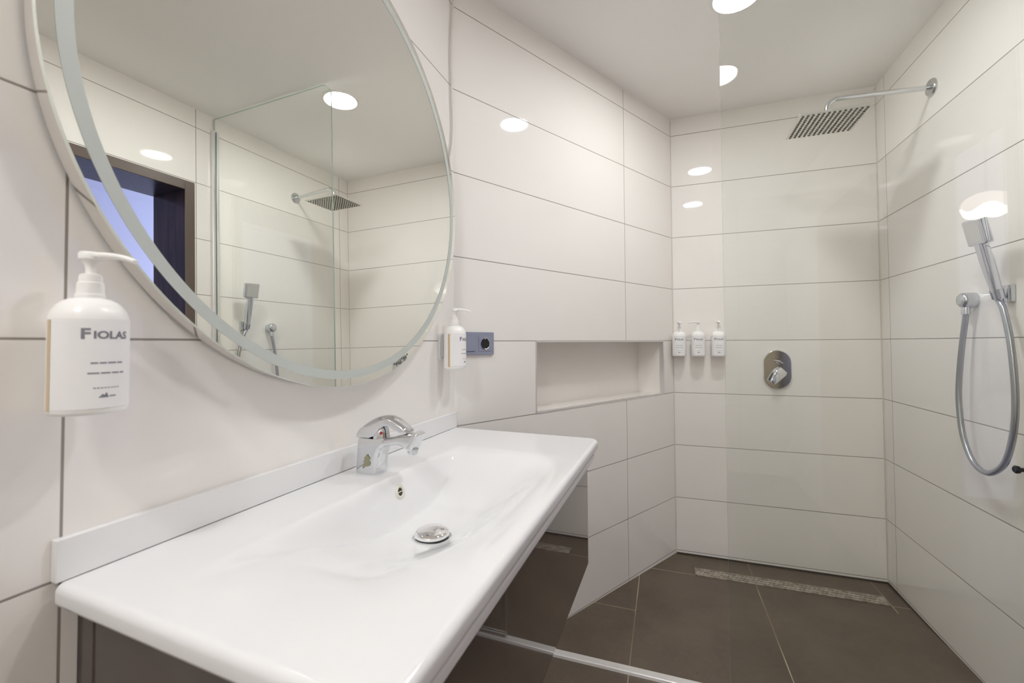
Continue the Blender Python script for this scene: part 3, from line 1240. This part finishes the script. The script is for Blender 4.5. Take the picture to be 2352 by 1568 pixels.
pts = [(0.030, 0.024, -0.002), (0.036, 0.012, -0.014), (0.044, -0.006, -0.034), (0.051, -0.022, -0.054), (0.054, -0.033, -0.068)]
sweep(bm, pts, [(0.006, 0.024), (0.010, 0.027), (0.0095, 0.024), (0.008, 0.019), (0.005, 0.014)], 20, squash=0.55, upv=(1, 0, 0))
finish(bm, 'lever_handle', M['chrome'], MX, smooth=50)
bm = bmesh.new()
lathe(bm, [(0.010, 0.012), (0.010, 0.028), (0.007, 0.032)], 24, Matrix.Translation((0, 0.006, 0.040)) @ AXIS_X)
sweep(bm, [(0.026, -0.012, 0.048), (0.027, 0.006, 0.042), (0.026, 0.022, 0.033)], [0.0048, 0.006, 0.0048], 12)
finish(bm, 'diverter_knob', M['chrome'], MX)

# ------------------------------------------------------------------ water outlet, hose, hand shower and bracket on the right wall
OY, OZ = 1.986, 1.334
WO = thing('water_outlet', 'round chrome hose outlet elbow on the right shower wall', 'water outlet', (XD, OY, OZ), 0)
bm = bmesh.new()
lathe(bm, [(0.0270, 0.0005), (0.0270, 0.031), (0.0250, 0.038), (0.0195, 0.0430), (0.009, 0.0455)], 40, Matrix.Rotation(-PI / 2, 4, 'Y'))
finish(bm, 'elbow', M['satin'], WO)
bm = bmesh.new()
lathe(bm, [(0.0125, -0.050), (0.0125, -0.034), (0.0115, -0.022)], 24, Matrix.Translation((-0.026, 0, 0)))
finish(bm, 'hose_nut', M['satin'], WO)

base = [(1.958, 1.278), (1.9729, 1.1633), (1.9945, 1.04), (1.997, 0.9609), (1.9805, 0.8559), (1.9315, 0.7769), (1.8624, 0.758), (1.7928, 0.7992), (1.7533, 0.8755), (1.7335, 0.9708), (1.7323, 1.0751), (1.7445, 1.1929), (1.7656, 1.2804)]
depth = [1.011, 1.005, 0.998, 0.994, 0.990, 0.986, 0.984, 0.986, 0.990, 0.994, 0.998, 1.002, 1.006]
hp = [(1.011, OY, OZ - 0.050)]
for (y, z), X in zip(base[1:], depth[1:]):
    k = X / 0.99
    hp.append((X, y * k, CAM_H + (z - CAM_H) * k))
hp.append((1.008, 1.8155, 1.3175))
bm = bmesh.new()
sweep(bm, spline(hp, 14), 0.0088, 16)
tag(finish(bm, 'shower_hose', M['hose']), 'grey metal shower hose hanging in a long loop on the right wall', 'hose')

HS = thing('hand_shower', 'chrome hand shower with a square head held in the wall bracket', 'hand shower', (1.008, 1.8155, 1.3175))
hb = Vector((1.008, 1.8155, 1.3175))
ht = Vector((0.966, 1.8075, 1.4995))
u_ = (ht - hb).normalized()
s_ = Vector((0, 1, 0))
s_ = (s_ - u_ * s_.dot(u_)).normalized()
f_ = s_.cross(u_).normalized()
if f_.x > 0:
    f_ = -f_
HM = Matrix((f_, s_, u_)).transposed().to_4x4()
hl = (ht - hb).length
bm = bmesh.new()
sweep(bm, [HM @ Vector((0, 0, 0.030)), HM @ Vector((0, 0, 0.075)), HM @ Vector((0.001, 0, 0.13)), HM @ Vector((0.002, 0, hl + 0.004))],
      [(0.0115, 0.0115), (0.0135, 0.0150), (0.0140, 0.0165), (0.0130, 0.0170)], 24, squash=0.5, upv=f_)
finish(bm, 'handle', M['chrome'], HS, smooth=40)
bm = bmesh.new()
mt = HM @ Matrix.Translation((0, 0, hl + 0.0425))
box(bm, (-0.010, -0.0425, -0.0425), (0.0145, 0.0425, 0.0425), 0.006, 3, mtx=mt)
finish(bm, 'head', M['chrome'], HS)
bm = bmesh.new()
box(bm, (0.0143, -0.034, -0.034), (0.0152, 0.034, 0.034), 0.0004, 1, mtx=mt)
finish(bm, 'spray_face', M['steel'], HS)
bm = bmesh.new()
lathe(bm, [(0.0098, 0.0), (0.0115, 0.010), (0.0120, 0.031)], 24, HM)
finish(bm, 'hose_cone', M['satin'], HS)

BK = thing('shower_bracket', 'square chrome wall bracket holding the hand shower', 'bracket', (XD, 1.8155, 1.34))
bm = bmesh.new()
box(bm, (-0.012, -0.020, -0.027), (-0.0005, 0.020, 0.027), 0.0015, 2)
box(bm, (-0.0145, -0.013, -0.0255), (-0.012, 0.013, 0.0255), 0.001, 1)
finish(bm, 'wall_plate', M['satin'], BK)
bm = bmesh.new()
cm = Matrix.Translation(hb - Vector((XD, 1.8155, 1.34))) @ HM
rg = []
for r, z in ((0.0128, 0.006), (0.0155, 0.006), (0.0165, 0.036), (0.0133, 0.036)):
    ring = []
    for k in range(21):
        a = R(40 + 280 * k / 20)       # open towards the room
        ring.append(bm.verts.new(cm @ Vector((r * math.cos(a), r * math.sin(a), z))))
    rg.append(ring)
for i in range(4):
    a, b = rg[i], rg[(i + 1) % 4]
    for k in range(20):
        bm.faces.new((a[k], a[k + 1], b[k + 1], b[k]))
for k in (0, 20):
    bm.faces.new([rg[i][k] for i in range(4)])
finish(bm, 'clip', M['satin'], BK, smooth=40)

# black knob low on the right wall at the picture edge
HK = thing('wall_hook', 'small black knob low on the right wall at the picture edge', 'hook', (XD, 1.767, 0.797), PI)
bm = bmesh.new()
lathe(bm, [(0.012, 0.0005), (0.012, 0.004), (0.006, 0.007), (0.006, 0.020), (0.011, 0.024), (0.012, 0.032), (0.008, 0.036)], 28, AXIS_X)
finish(bm, 'knob', M['black'], HK)

# ------------------------------------------------------------------ linear floor drain
LD = thing('floor_drain', 'long narrow steel floor drain by the back shower wall', 'drain', (0.546, 2.4935, -0.0135))
dl, dw = 0.822, 0.074
bm = bmesh.new()
box(bm, (-dl / 2, -dw / 2, -0.01), (dl / 2, -dw / 2 + 0.004, 0.0035))
box(bm, (-dl / 2, dw / 2 - 0.004, -0.01), (dl / 2, dw / 2, 0.0035))
box(bm, (-dl / 2, -dw / 2 + 0.004, -0.01), (-dl / 2 + 0.004, dw / 2 - 0.004, 0.0035))
box(bm, (dl / 2 - 0.004, -dw / 2 + 0.004, -0.01), (dl / 2, dw / 2 - 0.004, 0.0035))
finish(bm, 'drain_frame', M['drain'], LD, smooth=0)
bm = bmesh.new()
box(bm, (-dl / 2 + 0.005, -dw / 2 + 0.005, -0.006), (dl / 2 - 0.005, dw / 2 - 0.005, 0.0022))
nx = 42
for i in range(nx):
    for j in range(3):
        cx_ = -dl / 2 + 0.02 + (dl - 0.04) * (i + (0.5 if j % 2 else 0)) / nx
        cy_ = -0.021 + 0.021 * j
        box(bm, (cx_ - 0.0065, cy_ - 0.0022, 0.0023), (cx_ + 0.0065, cy_ + 0.0022, 0.0026), mat=1)
finish(bm, 'grate', [M['drain'], M['slot']], LD, smooth=0)

# ------------------------------------------------------------------ pendant lamp in the next room, seen mirrored in the shower glass
PL = thing('pendant_lamp', 'pinkish white scalloped pendant lamp in the next room, mirrored in the shower glass', 'lamp', (2.135, -0.640, 2.6))
bm = bmesh.new()
lathe(bm, [(0.045, 0.0), (0.045, -0.012), (0.012, -0.025)], 24)
sweep(bm, [(0, 0, -0.02), (0, 0, -0.36)], 0.008, 10)
finish(bm, 'stem', M['satin'], PL)
bm = bmesh.new()
rings = []
for r_, z_, wv in ((0.02, -0.375, 0), (0.06, -0.382, 0), (0.095, -0.400, 0.0), (0.117, -0.425, 0.2), (0.127, -0.455, 0.6), (0.130, -0.490, 1.0)):
    ring = []
    for k in range(72):
        a = 2 * PI * k / 72
        ring.append(bm.verts.new((r_ * math.cos(a), r_ * math.sin(a), z_ + wv * 0.022 * math.sin(4 * a))))
    rings.append(ring)
low = []
for r_, dz in ((0.124, -0.018), (0.09, -0.040), (0.04, -0.052)):
    ring = []
    for k in range(72):
        a = 2 * PI * k / 72
        ring.append(bm.verts.new((r_ * math.cos(a), r_ * math.sin(a), -0.49 + dz + (r_ / 0.130) * 0.022 * math.sin(4 * a))))
    low.append(ring)
allr = rings + low
for i in range(len(allr) - 1):
    for k in range(72):
        j = (k + 1) % 72
        bm.faces.new((allr[i][k], allr[i][j], allr[i + 1][j], allr[i + 1][k])).material_index = 1 if i >= len(rings) - 1 else 0
bm.faces.new(allr[0][::-1])
bm.faces.new(allr[-1]).material_index = 1
finish(bm, 'lamp_shade', [M['shade'], M['shade_in']], PL)
